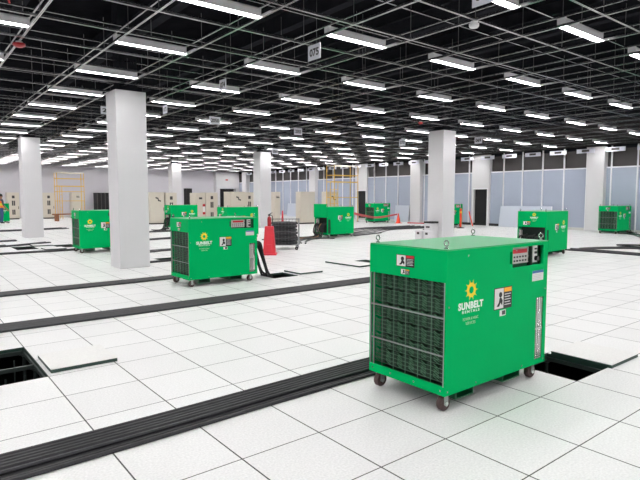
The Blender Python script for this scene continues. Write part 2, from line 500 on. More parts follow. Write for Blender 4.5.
# ------------------------------------------------------------------ green load bank units
LX, WY, ZB, ZT = .7025, .40, .135, 1.225
def panel(mb, axis, w0, w1, u0, u1, v0, v1, hl, m=0):
    us = sorted({u0, u1, *[q for h in hl for q in h[:2]]}); vs = sorted({v0, v1, *[q for h in hl for q in h[2:]]})
    for i in range(len(us)-1):
        for j in range(len(vs)-1):
            cu, cv = (us[i]+us[i+1])/2, (vs[j]+vs[j+1])/2
            if any(h[0] < cu < h[1] and h[2] < cv < h[3] for h in hl): continue
            if axis == 'x': mb.box(w0, w1, us[i], us[i+1], vs[j], vs[j+1], m)
            else: mb.box(us[i], us[i+1], w0, w1, vs[j], vs[j+1], m)

def sun_poly(R, r, n=10):
    pts = []
    for k in range(n):
        a = 2*PI*k/n
        pts.append((R*math.cos(a), R*math.sin(a)))
        pts.append((r*math.cos(a+.12), r*math.sin(a+.12)))
        pts.append((r*1.02*math.cos(a+.50), r*1.02*math.sin(a+.50)))
    return pts
def sun(mb, frame, R, ri, m=0):
    o, U, V, W = (Vector(q) for q in frame)
    pts = sun_poly(R, R*.67); n = len(pts)
    vs = [o+U*u+V*v+W*.0015 for u, v in pts]
    vs += [o+(U*u+V*v)/math.hypot(u,v)*ri+W*.0015 for u, v in pts]
    mb.add(vs, [(i,(i+1)%n,n+(i+1)%n,n+i) for i in range(n)], m)

def logo(parent, frame, s=1.0):
    o, U, V, W = (Vector(q) for q in frame)
    mb = MB(); sun(mb, (o+V*.096*s, U, V, W), .083*s, .028*s); e = mb.build('sun_emblem', 'yellow_ink', parent)
    tag(e, 'yellow sun emblem')
    text_mesh('lettering', 'SUNBELT', 'white_ink', (o-V*.020*s, U, V, W), width=.31*s, height=.057*s, parent=parent, bold=.05, spacing=1.12)
    text_mesh('lettering', 'RENTALS', 'white_ink', (o-V*.066*s, U, V, W), width=.215*s, height=.021*s, parent=parent, bold=.02, spacing=1.4)
    text_mesh('caption', 'POWER & HVAC', 'pale_ink', (o-V*.122*s, U, V, W), width=.19*s, height=.022*s, parent=parent)
    text_mesh('caption', 'SERVICES', 'pale_ink', (o-V*.156*s, U, V, W), width=.12*s, height=.022*s, parent=parent)

def fbox(mb, frame, u0, u1, v0, v1, t, m=0):
    o, U, V, W = (Vector(q) for q in frame)
    mb.extr([(u0,v0),(u1,v0),(u1,v1),(u0,v1)], (o, U, V, W), t, m)
def hand_sticker(parent, frame, w, h, head='orange_ink', name='warning_sticker'):
    mb = MB()
    fbox(mb, frame, -w/2, w/2, -h/2, h/2, .001, 0)                        # black border
    fbox(mb, frame, -w*.47, w*.02, -h*.46, h*.46, .0016, 1)               # white pictogram field
    fbox(mb, frame, w*.05, w*.47, h*.26, h*.46, .0016, 2)                 # header
    o, U, V, W = (Vector(q) for q in frame)
    # pictogram: head and raised arm
    mb.extr([(-.03*w+w*.09*math.cos(a)-w*.12, h*.17+w*.09*math.sin(a)) for a in [2*PI*k/10 for k in range(10)]], (o,U,V,W), .0022, 3)
    mb.extr([(-w*.36,-h*.36),(-w*.22,-h*.36),(-w*.14,-h*.2),(-w*.05,-h*.34),(-w*.03,-h*.1),(-w*.12,h*.05),(-w*.2,h*.02),(-w*.24,-h*.18)], (o,U,V,W), .0022, 3)
    for k in range(5):
        fbox(mb, frame, w*.08, w*(.40 if k % 2 else .44), h*(.14-.12*k), h*(.175-.12*k), .0018, 1)
    return mb.build(name, ['black_ink', 'paper', head, 'black_ink'], parent)

def make_bank():
    t = thing('load_bank', 'x', 'load bank')
    s = MB(); th = .02
    panel(s, 'x', -LX, -LX+th, -WY, WY, ZB, ZT-.01, [(-.387, .386, .205, .982)])
    panel(s, 'x', LX-th, LX, -WY, WY, ZB, ZT-.01, [(-.37, .37, .2, .80)])
    panel(s, 'y', -WY, -WY+th, -LX+th, LX-th, ZB, ZT-.01, [(.146, .63, 1.022, 1.19), (.108, .14, 1.06, 1.158), (.53, .655, .177, .73)])
    panel(s, 'y', WY-th, WY, -LX+th, LX-th, ZB, ZT-.01, [(.53, .655, .177, .73)])
    s.build('cabinet_shell', 'green', t)
    MB().box(-LX+th, LX-th, -WY+th, WY-th, ZB, ZB+.02).build('base_plate', 'black', t)  # underside coloured black to deepen the shade below and cut green bounce
    MB().box(-LX, LX, -WY, WY, ZT-.01, ZT).build('top_cover', 'green_top', t, bevel=.004)
    # dark inner liner leaves room for the grille, the panel recess and the cable bay
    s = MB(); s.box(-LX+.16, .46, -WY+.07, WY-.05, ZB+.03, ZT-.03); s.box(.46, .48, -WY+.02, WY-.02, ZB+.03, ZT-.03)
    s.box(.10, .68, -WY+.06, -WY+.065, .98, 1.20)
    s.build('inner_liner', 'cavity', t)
    # resistor elements behind the guard
    s = MB(); rnd = random.Random(3)
    for i in range(6):
        for j in range(6):
            y0 = -.375+i*.1255; z0 = .215+j*.128
            s.box(-LX+.05, -LX+.15, y0+.006, y0+.064, z0+.005, z0+.121, 0)
            for k in range(6):
                zz = z0+.008+k*.0185
                s.tube([(-LX+.045, y0+.066, zz), (-LX+.05, y0+.122, zz+.022)], .004, 4, 1)
    s.build('resistor_stack', ['element', 'element_wire'], t)
    # guard: wire mesh
    s = MB()
    for k in range(7):
        y = -.387+.773*k/6; s.box(-LX+.008, -LX+.012, y-.003, y+.003, .205, .982)
    for k in range(25):
        z = .205+.777*k/24; s.box(-LX+.006, -LX+.009, -.387, .386, z-.0016, z+.0016)
    s.build('wire_guard', 'wire', t)
    for z in (.716, .434):
        MB().box(-LX-.004, -LX+.006, -.386, .385, z-.0045, z+.0045).build('guard_bar', 'zinc', t)
    for y in (.385, -.385, .347):
        MB().box(-LX-.003, -LX+.006, y-.004, y+.004, .205, .982).build('guard_bar', 'zinc', t)
    # eye bolts
    for x in (-.655, .655):
        for y in (-.355, .355):
            s = MB(); s.lathe([(.018,0),(.018,.008),(.008,.012),(.008,.024)], (x,y,ZT), 8)
            s.tube([(x+.0, y+.02*math.cos(a), ZT+.042+.02*math.sin(a)) for a in [2*PI*k/12 for k in range(12)]], .006, 6, closed=True)
            s.build('eye_bolt', 'chrome', t, smooth=True)
    # casters
    for x in (-.635, .57):
        for y in (-.335, .335):
            s = MB(); s.box(x-.045, x+.045, y-.04, y+.04, ZB-.008, ZB)
            s.box(x-.022, x+.022, y-.032, y-.027, .05, ZB-.008); s.box(x-.022, x+.022, y+.027, y+.032, .05, ZB-.008)
            c = s.build('caster', 'zinc', t)
            w = MB(); w.add(*(lambda P: (P[0], P[1]))(ring(x, y, .058, .048)), 0); w.build('wheel', 'tyre', c, smooth=True)
            h = MB(); h.tube([(x, y-.036, .058), (x, y+.036, .058)], .02, 10); h.build('hub', 'chrome', c, smooth=True)
    # forklift pockets
    for x0, x1 in ((-.505, -.277), (.125, .385)):
        s = MB(); s.box(x0, x1, -WY+.05, WY-.05, .052, .06); s.box(x0, x0+.012, -WY+.05, WY-.05, .06, ZB); s.box(x1-.012, x1, -WY+.05, WY-.05, .06, ZB)
        s.build('fork_pocket', 'green_dark', t)  # shade under the unit put into the darker green of the pockets
    FL = ((0, -WY, 0), (1,0,0), (0,0,1), (0,-1,0))        # long control side
    FR = ((0, WY, 0), (-1,0,0), (0,0,1), (0,1,0))         # other long side
    FG = ((-LX, 0, 0), (0,-1,0), (0,0,1), (-1,0,0))       # grille end
    FE = ((LX, 0, 0), (0,1,0), (0,0,1), (1,0,0))          # cable end
    def at(fr, u, v): return (Vector(fr[0])+Vector(fr[1])*u+Vector(fr[2])*v, fr[1], fr[2], fr[3])
    logo(t, at(FL, -.405, .806)); logo(t, at(FR, .405, .806))
    hand_sticker(t, at(FL, .022, .79), .252, .178); hand_sticker(t, at(FR, -.022, .79), .252, .178)
    hand_sticker(t, at(FG, -.003, 1.108), .19, .092, 'red_ink')
    hand_sticker(t, at(FG, -.003, 1.022), .09, .042, 'orange_ink', 'notice_sticker')
    logo(t, at(FE, .06, 1.07), .7); hand_sticker(t, at(FE, -.14, .90), .2, .10)
    for fr, u in ((FL, .022), (FR, -.022)):
        m_ = MB(); f2 = at(fr, u, .668); fbox(m_, f2, -.042, .042, -.024, .024, .001, 0); fbox(m_, f2, -.012, .034, -.016, .018, .0016, 1)
        m_.build('notice_sticker', ['paper', 'screen_dark'], t)
    m_ = MB(); f2 = at(FL, .545, .927); fbox(m_, f2, -.09, .09, -.045, .045, .001, 0); fbox(m_, f2, -.09, .09, .022, .045, .0016, 1)
    for k in range(4): fbox(m_, f2, -.08, .07-.01*(k%2), .006-.014*k, .010-.014*k, .0016, 2)
    m_.build('instruction_label', ['paper', 'blue_ink', 'panel_grey'], t)
    # recessed control panel
    c = MB().box(.165, .50, -WY+.045, -WY+.058, 1.045, 1.18).build('control_panel', 'panel_grey', t)
    y1 = -WY+.045
    m_ = MB(); m_.box(.205, .43, y1-.004, y1, 1.132, 1.166); m_.build('display', 'red_display', c)
    m_ = MB()
    for r in range(2):
        for q in range(6): m_.box(.19+q*.043, .208+q*.043, y1-.005, y1, 1.062+r*.033, 1.076+r*.033)
    m_.build('button_row', 'screen_dark', c)
    m_ = MB(); m_.box(.455, .49, y1-.006, y1, 1.055, 1.085); m_.box(.455, .49, y1-.006, y1, 1.11, 1.14); m_.build('switch', 'black_gloss', c)
    c2 = MB().box(.512, .575, -WY+.03, -WY+.058, 1.04, 1.185).build('switch_plate', 'paper', t)
    m_ = MB(); m_.tube([(.548, -WY+.03, 1.075), (.548, -WY+.005, 1.075)], .022, 10); m_.box(.53, .565, -WY+.024, -WY+.03, 1.115, 1.135); m_.box(.53, .56, -WY+.024, -WY+.03, 1.15, 1.165)
    m_.build('knob', 'black_gloss', c2)
    s = MB(); s.box(.135, .64, -WY+.058, -WY+.062, 1.01, 1.20); s.build('panel_recess', 'green_dark', t)
    # side vents
    for sy in (-1, 1):
        yv = sy*(WY-.012); s = MB()
        for k in range(30):
            z = .185+k*.0183; s.box(.53, .655, yv-.003, yv+.003, z-.0028, z+.0028)
        for k in range(5):
            x = .53+.125*k/4; s.box(x-.002, x+.002, yv-.004, yv+.004, .177, .73)
        s.box(.525, .66, yv-.008, yv+.008, .445, .462)
        s.build('vent_mesh', 'chrome' if sy < 0 else 'green_dark', t)
        s = MB(); yb = sy*(WY-.06); s.box(.53, .655, yb-.004, yb+.004, .2, .70); s.build('vent_back', 'panel_grey' if sy < 0 else 'black', t)
    # screws along the edges
    s = MB()
    for x in (-.67, -.32, .33, .67):
        for z in (.165, .80 if abs(x) > .5 else .165):
            for sy in (-1, 1): s.box(x-.006, x+.006, sy*WY-.002, sy*WY+.002, z-.006, z+.006)
    for x in (-.45, .2):
        s.box(x-.006, x+.006, -WY-.002, -WY, 1.16, 1.172)
    for y in (-.36, -.1, .15, .36):
        s.box(-LX-.002, -LX, y-.006, y+.006, .165, .177)
    s.build('screw_head', 'chrome', t)
    return t
def ring(x, y, R, w):
    prof = [(R*.35,-w/2),(R*.9,-w/2),(R,-w/2+.008),(R,w/2-.008),(R*.9,w/2),(R*.35,w/2)]
    vs = []; fs = []; n = 20; m_ = len(prof)
    for k in range(n):
        a = 2*PI*k/n
        for r, q in prof: vs.append((x+r*math.cos(a), y+q, R+r*math.sin(a)))
    for k in range(n):
        for i in range(m_):
            fs.append((k*m_+i, k*m_+(i+1) % m_, ((k+1) % n)*m_+(i+1) % m_, ((k+1) % n)*m_+i))
    return vs, fs

BG = 'green load bank units on the white floor'
bank = make_bank()
banks = [
 (1.6075, .055, 0, 'largest green load bank on casters, nearest the camera'),
 (2.507, 6.40, 0, 'green load bank on casters just right of the big white column'),
 (2.53, 13.75, 0, 'green load bank partly hidden behind the left side of the big white column'),
 (8.93, 22.5, PI, 'small distant green load bank behind the left end of the second nearest one'),
 (8.4, 15.87, PI, 'green load bank seen above the right half of the unit beside the big column'),
 (11.74, 13.88, PI, 'green load bank with raised end hood and spilled cables, centre of the photo'),
 (11.97, 5.04, PI+.09, 'green load bank with open cable bay right behind the nearest unit'),
 (23.10, 7.79, 0, 'green load bank at the far right by the frosted wall, grille facing us'),
 (21.6, 21.4, 0, 'green load bank beside the black doorway and red caution tape'),
 (21.78, 16.0, 0, 'green load bank mostly hidden behind the column, beside an orange post'),
 (2.5, 35.45, PI, 'green load bank at the far left edge behind the person in the orange vest'),
]
BK = []
for k, (x, y, rz, lab) in enumerate(banks):
    o = bank if k == 0 else copy_tree(bank)
    o.location = (x, y, 0); o.rotation_euler = (0, 0, rz); o['label'] = lab; o['group'] = BG
    BK.append(o)
# raised hood over the open cable end of the centre unit
hd = MB(); hd.box(LX+.03, LX+.05, -.4, .4, .80, 1.34); hd.box(LX-.02, LX+.03, -.4, .4, 1.32, 1.34)
hd.build('end_hood', 'green', BK[5])

# ------------------------------------------------------------------ cables
def cable(pts, r, label, group=None, m='cable', n=6, seg=7, name='power_cable'):
    o = MB().tube(smooth_path(pts, n), r, seg).build(name, m, smooth=True)
    return tag(o, label, 'cable', group)
# thick bundle in the foreground
nb = 11
for k in range(nb):
    f = k/(nb-1); y0 = .60+.325*f
    r = .0145
    lay = .0145
    pts = []
    for x in (-4.2, -3.0, -1.8, -.85, .1, .7, 1.1, 1.5, 2.0):
        w = random.uniform(-.006, .006); yy = y0+w - (.02 if x < -1 else 0) + (.02*math.sin(x*1.3))
        if x > 1.2: yy = y0 - .0 + w
        pts.append((x, yy, lay))
    pts += [(2.25, y0*.75+.12, lay), (2.38, .3+.03*k*.5, lay)]
    cable(pts, r, 'black cable, %s from the front of the thick floor bundle' % ORD[k+1], 'cables of the thick foreground bundle')
for k in range(6):
    y0 = .66+.045*k
    pts = [(x, y0+.02*math.sin(x*1.3)+random.uniform(-.006,.006), .041) for x in (-4.2,-3,-1.8,-.85,.1,.7,1.1,1.5,2.0)]
    cable(pts, .0145, 'black cable on top of the thick floor bundle, %s from its front edge' % ORD[k+1], 'cables of the thick foreground bundle')
def run(y, wd, nc, x0, x1, lab, grp, r=.016, m='cable2', dy=.0, top=True):
    for k in range(nc):
        yy = y-wd/2+wd*k/(nc-1)
        xs = [x0+(x1-x0)*q/6 for q in range(7)]
        pts = [(x, yy+random.uniform(-.012,.012)+dy*(x-x0), r) for x in xs]
        cable(pts, r, lab % ORD[k+1], grp, m)
run(4.63, .37, 12, -3.4, 9.0, 'dark grey cable, %s from the front of the long middle floor run', 'cables of the middle floor run')
run(7.16, .36, 12, -3.4, 2.2, 'dark grey cable, %s from the front of the run ending at the second unit', 'cables of the left floor run', dy=.035)
# cables hanging from the second unit into the open tile
for k in range(8):
    x, y = 3.21, 6.06+.06*k
    pts = [(x-.06, y, .74-.03*(k%3)), (x+.10+.012*(k%3), y-.01, .72-.03*(k%3)), (x+.16+.02*(k%4), y-.03, .45), (x+.24+.025*(k%4), y-.05, .16), (x+.34+.03*(k%3), y-.04, .04), (x+.42, 6.2+.03*k, .022), (x+.52, 6.25+.03*k, -.06), (x+.58, 6.28+.03*k, -.5)]
    cable(pts, .02, 'black cable hanging at the right end of the second unit, %s of its cluster' % ORD[k+1], 'cables hanging from the second unit', 'black')
# cables spilling from the centre unit
xb, yb = 11.74-LX, 13.88
for k in range(10):
    y = yb-.3+.065*k
    pts = [(xb+.08, y, .58-.03*(k%3)), (xb-.08, y, .5), (xb-.16-.02*(k%4), y-.02, .25), (xb-.25, y-.05, .04), (xb-.6-.1*k, y-.3+.07*k, .02), (xb-1.2-.1*k, y-.1-.06*k, .02), (xb-1.5-.12*k, y+.3-.03*k, .02)]
    cable(pts, .02, 'cable spilling from the end bay of the centre unit, %s of its cluster' % ORD[k+1], 'cables of the centre unit', 'black' if k != 4 else 'copper')
# cables in the bay of the unit right behind the nearest one
xb, yb = 11.97-LX-.0, 5.04-.05
for k in range(9):
    y = yb-.3+.075*k
    pts = [(xb+.08, y, .6-.03*(k%3)), (xb-.07, y, .52), (xb-.12-.02*(k%3), y, .25), (xb-.2, y-.03, .03), (xb-.45, y-.1+.02*k, .02), (xb-.8, y+.1, .02)]
    cable(pts, .02, 'black cable in the open bay behind the nearest unit, %s from its front' % ORD[k+1], 'cables of the right middle unit', 'black')
for bx, by, who, n_ in ((8.93, 22.5, 'the small distant unit', 5), (8.4, 15.87, 'the unit behind the second', 5)):
    for k in range(n_):
        y = by-.3+.13*k; xb = bx-LX
        pts = [(xb+.08, y, .6), (xb-.07, y, .5), (xb-.13, y, .2), (xb-.3, y-.05, .02), (xb-.8, y-.1, .02)]
        cable(pts, .022, 'black cable at the end bay of %s, %s from front' % (who, ORD[k+1]), 'cables of %s' % who, 'black')
# floor runs far off: (points, radius, label)
def far_run(pts, nc, sp, lab, grp, r=.02, m='cable'):
    d = (Vector(pts[-1])-Vector(pts[0])).normalized(); nrm = Vector((-d.y, d.x))
    for k in range(nc):
        q = [(p[0]+nrm.x*sp*(k-(nc-1)/2)+random.uniform(-.07,.07), p[1]+nrm.y*sp*(k-(nc-1)/2)+random.uniform(-.09,.09), r) for p in pts]
        cable(q, r, lab % ORD[k+1], grp, m, n=5, seg=6)
far_run([(-1.6,14.45),(.4,14.5),(1.9,14.6),(2.6,15.0),(4.2,15.2)], 6, .06, 'dark cable, %s from the front in the run passing the casters of the left unit', 'cables by the left unit')
far_run([(2.3,9.95),(3.2,10.05),(4.6,10.2),(5.4,10.1)], 4, .05, 'dark cable, %s from the front in the run between big column and red stand', 'cables behind the second unit')
far_run([(3.2,12.4),(4.2,12.7),(5.6,12.6)], 5, .08, 'dark cable, %s in the run just right of the big column', 'cables right of the big column')
far_run([(3.6,16.7),(5.2,16.9),(6.6,17.3)], 5, .12, 'dark cable, %s in the loose run right of the big column farther back', 'loose cables right of the big column')
far_run([(4.5,20.6),(6.4,21.2),(8.0,21.4)], 5, .16, 'dark cable, %s in the far run before the small distant unit', 'cables before the distant unit')
far_run([(-.8,17.0),(.3,17.0),(1.0,17.25),(1.9,17.9)], 4, .08, 'dark cable, %s in the run behind the dark openings at left', 'cables behind the left openings')
far_run([(-.8,19.5),(.4,19.45),(1.2,19.5)], 4, .12, 'dark cable, %s in the floor run beside the left edge column', 'cables beside the left column')
far_run([(-.3,26.3),(2.0,26.3),(4.6,27.0)], 4, .3, 'far dark cable, %s in the run behind the left edge column', 'far cables at left')
far_run([(12.6,14.7),(14.4,15.3),(16.6,16.4),(18.6,16.4),(20.6,16.6)], 7, .34, 'dark cable, %s in the loose pile between centre unit and column', 'loose cables right of the centre unit')
far_run([(12.5,13.6),(13.6,13.9),(14.6,14.2)], 3, .12, 'dark cable, %s in the short run at the right foot of the centre unit', 'short cables at the centre unit')
far_run([(18.2,14.4),(19.6,14.9),(21.2,15.3)], 5, .12, 'dark cable, %s in the run left of the central column', 'cables left of the central column')
far_run([(13.9,5.25),(14.0,4.4),(13.95,3.2),(13.7,1.6)], 6, .12, 'dark cable, %s in the run right of the unit behind the nearest one', 'cables running to the right edge')
far_run([(14.3,5.1),(15.4,4.6),(15.8,3.8),(15.2,2.6)], 4, .14, 'dark cable, %s in the looped run at the right edge', 'looped cables at the right edge')
far_run([(16.6,5.0),(17.0,4.4),(16.8,3.4)], 3, .12, 'dark cable, %s in the far loops at the right edge', 'far loops at the right edge')
far_run([(22.9,7.3),(22.4,6.6),(21.6,6.1),(20.6,5.4)], 4, .12, 'dark cable, %s beside the unit at the far right', 'cables at the far right unit')
far_run([(8.7,12.0),(9.4,12.9),(10.3,13.5),(10.9,13.2)], 5, .12, 'dark cable, %s between the wire cart and the centre unit', 'cables between cart and centre unit')
for k in range(4):
    y = 7.6+.08*k
    cable([(23.75, y, .62), (23.9, y, .55), (23.92, y-.1, .25), (23.85, y-.25, .03), (23.5, y-.6, .022)], .02, 'black cable hanging at the right end of the far right unit, %s of its cluster' % ORD[k+1], 'cables hanging at the far right unit', 'black')

# ------------------------------------------------------------------ lifted floor panels
def loose(x0, y0, label, rz=0, z=0.0):
    t = thing('floor_panel', label, 'floor panel', (x0+.3, y0+.3, z), rz, None)
    MB().box(-.298, .298, -.298, .298, .033, .038).build('top_sheet', 'loose_tile', t)
    MB().box(-.296, .296, -.296, .296, .002, .033).build('core', 'tile_edge', t)
loose(-1.165, 2.47, 'loose white floor panel lying beside the open floor at the left')
loose(2.985, -.645, 'loose white floor panel beside the open tile right of the nearest unit')
loose(4.29, 6.07, 'loose white floor panel beside the open tile at the second unit')
loose(6.02, 6.16, 'loose white floor panel left behind the nearest unit, nearer of two', .02)
loose(6.0, 6.77, 'loose white floor panel left behind the nearest unit, farther of two')
loose(1.25, 15.0, 'loose white floor panel by the dark openings left of the left unit', .05)
loose(1.2, 16.5, 'loose white floor panel farther back by the dark openings at left', -.05)
loose(16.3, 3.4, 'loose floor panel among the cable loops at the right edge', .1)

# ------------------------------------------------------------------ red stand, extinguisher, cart
t = thing('extinguisher_stand', 'tall red tapered stand on the floor beside the wire cart', 'stand', (5.92, 9.75, 0), math.radians(-38))
s = MB(); prof = [(.205,0),(.205,.04),(.17,.05),(.12,.78),(.115,.80)]
vs = []; fs = []
for r_, z in prof:
    vs += [(-r_,-r_,z),(r_,-r_,z),(r_,r_,z),(-r_,r_,z)]
for i in range(len(prof)-1):
    for k in range(4): fs.append((i*4+k, i*4+(k+1)%4, (i+1)*4+(k+1)%4, (i+1)*4+k))
fs.append((16,17,18,19)); fs.append((3,2,1,0)); s.add(vs, fs); s.build('cone_body', 'red_plastic', t, bevel=.012)
s = MB(); s.box(-.07,.07,-.172,-.15,.12,.3); s.build('handle_recess', 'red_plastic', t)
t = thing('fire_extinguisher', 'red fire extinguisher standing on top of the red stand', 'fire extinguisher', (5.92, 9.75, .80))
MB().lathe([(.052,0),(.056,.02),(.056,.2),(.045,.25),(.02,.27),(.02,.29)], (0,0,0), 16).build('cylinder', 'extinguisher_red', t, smooth=True)
s = MB(); s.box(-.03,.03,-.02,.02,.29,.33); s.obox((.04,0,.35),(.13,.025,.015), Matrix.Rotation(-.4,3,'Y')); s.build('valve', 'black', t)
s = MB(); s.tube(smooth_path([(.03,0,.31),(.1,0,.28),(.11,0,.15),(.09,0,.08)]), .01, 6); s.build('hose', 'black', t, smooth=True)

cx, cy = 7.18, 10.85; rzc = math.radians(-38)
t = thing('wire_cart', 'grey wire basket cart full of coiled black cable', 'cart', (cx, cy, 0), rzc)
hw, hd_ = .45, .36
s = MB()
for x in (-hw, hw):
    for y in (-hd_, hd_): s.tube([(x,y,.1),(x,y,.95)], .012, 6)
s.build('corner_post', 'zinc', t)
s = MB()
for z in (.16, .36, .56, .76, .93):
    s.tube([(-hw,-hd_,z),(hw,-hd_,z),(hw,hd_,z),(-hw,hd_,z)], .006, 5, closed=True)
for k in range(1, 9):
    x = -hw+2*hw*k/9
    for y in (-hd_, hd_): s.tube([(x,y,.16),(x,y,.93)], .004, 4)
for k in range(1, 7):
    y = -hd_+2*hd_*k/7
    for x in (-hw, hw): s.tube([(x,y,.16),(x,y,.93)], .004, 4)
s.build('wire_side', 'cart_wire', t)
MB().box(-hw, hw, -hd_, hd_, .14, .155).build('deck', 'zinc', t)
for x in (-hw+.06, hw-.06):
    for y in (-hd_+.05, hd_-.05):
        w = MB(); w.add(*ring(x, y, .05, .03)); c = w.build('caster', 'black', t, smooth=True)
        MB().box(x-.02, x+.02, y-.02, y+.02, .095, .14).build('fork', 'zinc', c)
for k in range(7):
    pts = []; z0 = .20+.1*k; nt_ = 3; R = random.uniform(.285, .305)
    for q in range(nt_*16):
        a = 2*PI*q/16; rr = R-.075*(q//16)
        pts.append(Vector((1.25*rr*math.cos(a), rr*math.sin(a), random.uniform(-.006,.006))))
    o = MB().tube(pts, .045, 8).build('cable_coil', 'cable2', smooth=True, loc=(cx, cy, z0))
    o.rotation_euler = (0,0,rzc)
    tag(o, 'coil of black cable in the wire cart, %s from the bottom' % ORD[k+1], 'cable coil', 'cable coils in the wire cart')
t = thing('marker_flag', 'small red flag on a stick at the back of the wire cart', 'flag', (7.9, 12.0, 0))
MB().tube([(0,0,0),(0,0,1.15)], .01, 6).build('stick', 'zinc', t)
MB().lathe([(.05,.78),(.045,.80),(.02,1.14),(.018,1.16)], (0,0,0), 10).build('flag', 'red_plastic', t)
MB().box(-.12,.12,-.12,.12,0,.02).build('base', 'black', t)

# ------------------------------------------------------------------ cones and posts, tape
def cone(x, y, h, r, label):
    t = thing('traffic_cone', label, 'traffic cone', (x, y, 0))
    MB().box(-r,r,-r,r,0,.03).build('base', 'orange_plastic', t)
    MB().lathe([(r*.85,.03),(r*.16,h-.01),(r*.13,h)], (0,0,0), 14).build('cone', 'orange_plastic', t, smooth=True)
cone(22.1, 20.1, .62, .16, 'orange traffic cone by the frosted wall, right of the red caution tape')
t = thing('marker_post', 'orange upright post on the floor right of the central column', 'post', (20.8, 14.45, 0))
MB().lathe([(.2,0),(.2,.03),(.06,.06)], (0,0,0), 14).build('base', 'black', t)
MB().lathe([(.055,.05),(.055,1.0),(.03,1.03)], (0,0,0), 12).build('tube', 'orange_plastic', t, smooth=True)
MB().lathe([(.058,.78),(.058,.88)], (0,0,0), 12).build('reflective_band', 'orange_ink', t, smooth=True)
t = thing('marker_post', 'short red post lying slanted by the green unit right of the central column', 'post', (22.0, 14.55, 0))
MB().tube([(0,0,.05),(-.08,.12,.55),(-.12,.18,.85)], .03, 8).build('tube', 'orange_plastic', t)
mb = MB(); A = smooth_path([(12.45,13.5,.95),(15.0,15.6,.74),(18.5,18.2,.50),(21.9,20.0,.56)], 8)
vs = []; fs = []
for p in A: vs += [p+Vector((0,0,-.05)), p+Vector((0,0,.05)), p+Vector((.006,-.006,.05)), p+Vector((.006,-.006,-.05))]
for i in range(len(A)-1):
    for k in range(4): fs.append((i*4+k, i*4+(k+1)%4, (i+1)*4+(k+1)%4, (i+1)*4+k))
mb.add(vs, fs); o = mb.build('caution_tape', 'red_ink'); tag(o, 'red caution tape stretched from the centre unit towards the orange cone', 'tape')
A = [(22.4,19.6,.036),(22.7,18.6,.036),(22.9,17.6,.036)]
mb = MB(); mb.tube(smooth_path(A), .035, 6); o = mb.build('caution_tape', 'red_ink'); tag(o, 'short red tape end lying right of the orange cone by the wall', 'tape')

# ------------------------------------------------------------------ electrical cabinets
def cabinet(x, y, w, d, h, label, style, m='beige'):
    t = thing('electrical_cabinet', label, 'cabinet', (x+w/2, y, 0))
    MB().box(-w/2, w/2, .02, d, .08, h).build('body', m, t, bevel=.008)
    MB().box(-w/2+.03, w/2-.03, .06, d-.03, 0, .08).build('plinth', 'black', t)
    c = MB().box(-w/2+.015, w/2-.015, 0, .02, .1, h-.02).build('door', m, t, bevel=.004)
    if style == 'meter':
        for z, hh, ww in ((h-.42, .2, .17), (h-.95, .36, .2), (h-1.6, .36, .2)):
            q = MB().box(-ww/2, ww/2, -.008, 0, z, z+hh).build('meter_window', 'screen_dark', c)
            if hh > .3:
                MB().box(-.012, .012, -.012, -.008, z, z+hh).build('divider', m, q)
        MB().box(w/2-.08, w/2-.05, -.02, 0, h-1.2, h-1.0).build('handle', 'black', c)
    elif style == 'label':
        MB().box(-.1, .12, -.006, 0, h-.36, h-.3).build('name_plate', 'screen_dark', c)
        MB().box(-.12, .08, -.006, 0, h-.27, h-.24).build('name_plate', 'screen_dark', c)
    elif style == 'notice':
        MB().box(-.1, .12, -.006, 0, h-.40, h-.28).build('name_plate', 'screen_dark', c)
        MB().box(w/2-.2, w/2-.02, -.006, 0, h-1.35, h-.7).build('red_notice', 'red_ink', c)
        MB().box(w/2-.2, w/2-.02, -.008, -.006, h-1.2, h-.85).build('notice_text', 'paper', c)
    elif style == 'logo':
        q = MB(); q.extr([(-.12,.05),(.02,.0),(.04,-.12),(.22,-.16),(.22,-.08),(.1,-.06),(.06,.08),(-.1,.12)], ((0,0,h-.4),(1,0,0),(0,0,1),(0,-1,0)), .006); q.build('name_plate', 'screen_dark', c)
        MB().box(w/2-.06, w/2-.03, -.02, 0, h-1.1, h-.9).build('handle', 'black', c)
    return t
cabinet(4.0, 41.3, .75, .9, 1.95, 'beige cabinet with dark meter windows at the far left behind the person', 'meter')
cabinet(6.3, 41.3, .8, .9, 1.95, 'beige cabinet with dark meter windows right of the left edge column', 'meter')
cabinet(8.2, 40.6, .78, .9, 1.95, 'plain beige cabinet standing in front of the yellow scaffold at left', 'label')
cabinet(9.45, 28.0, .85, .8, 1.9, 'beige cabinet just right of the big column, leftmost of the back row', 'logo')
cabinet(10.42, 28.1, .72, .8, 1.88, 'beige cabinet with meter window beside the distant column', 'meter')
cabinet(12.3, 28.0, .68, .8, 1.88, 'beige cabinet with red notice above the second green unit', 'notice')
cabinet(13.0, 28.0, .85, .8, 1.9, 'beige cabinet with meter windows left of the widest cabinet', 'meter')
cabinet(14.0, 26.6, 1.0, .9, 1.95, 'widest beige cabinet with dark emblem behind the green unit', 'logo')
cabinet(15.06, 26.8, .8, .9, 1.92, 'beige cabinet with green lamp and meter windows at the right end of the row', 'meter')
cabinet(15.15, 23.4, .4, .8, 1.92, 'narrow beige cabinet right beside the column behind the wire cart', 'label')
cabinet(16.65, 22.9, 1.1, .5, 1.94, 'plain beige cabinet standing free right of the wire cart', 'plain')
cabinet(19.6, 24.0, .95, .6, 1.97, 'plain beige cabinet with dark mark inside the yellow scaffold', 'logo')
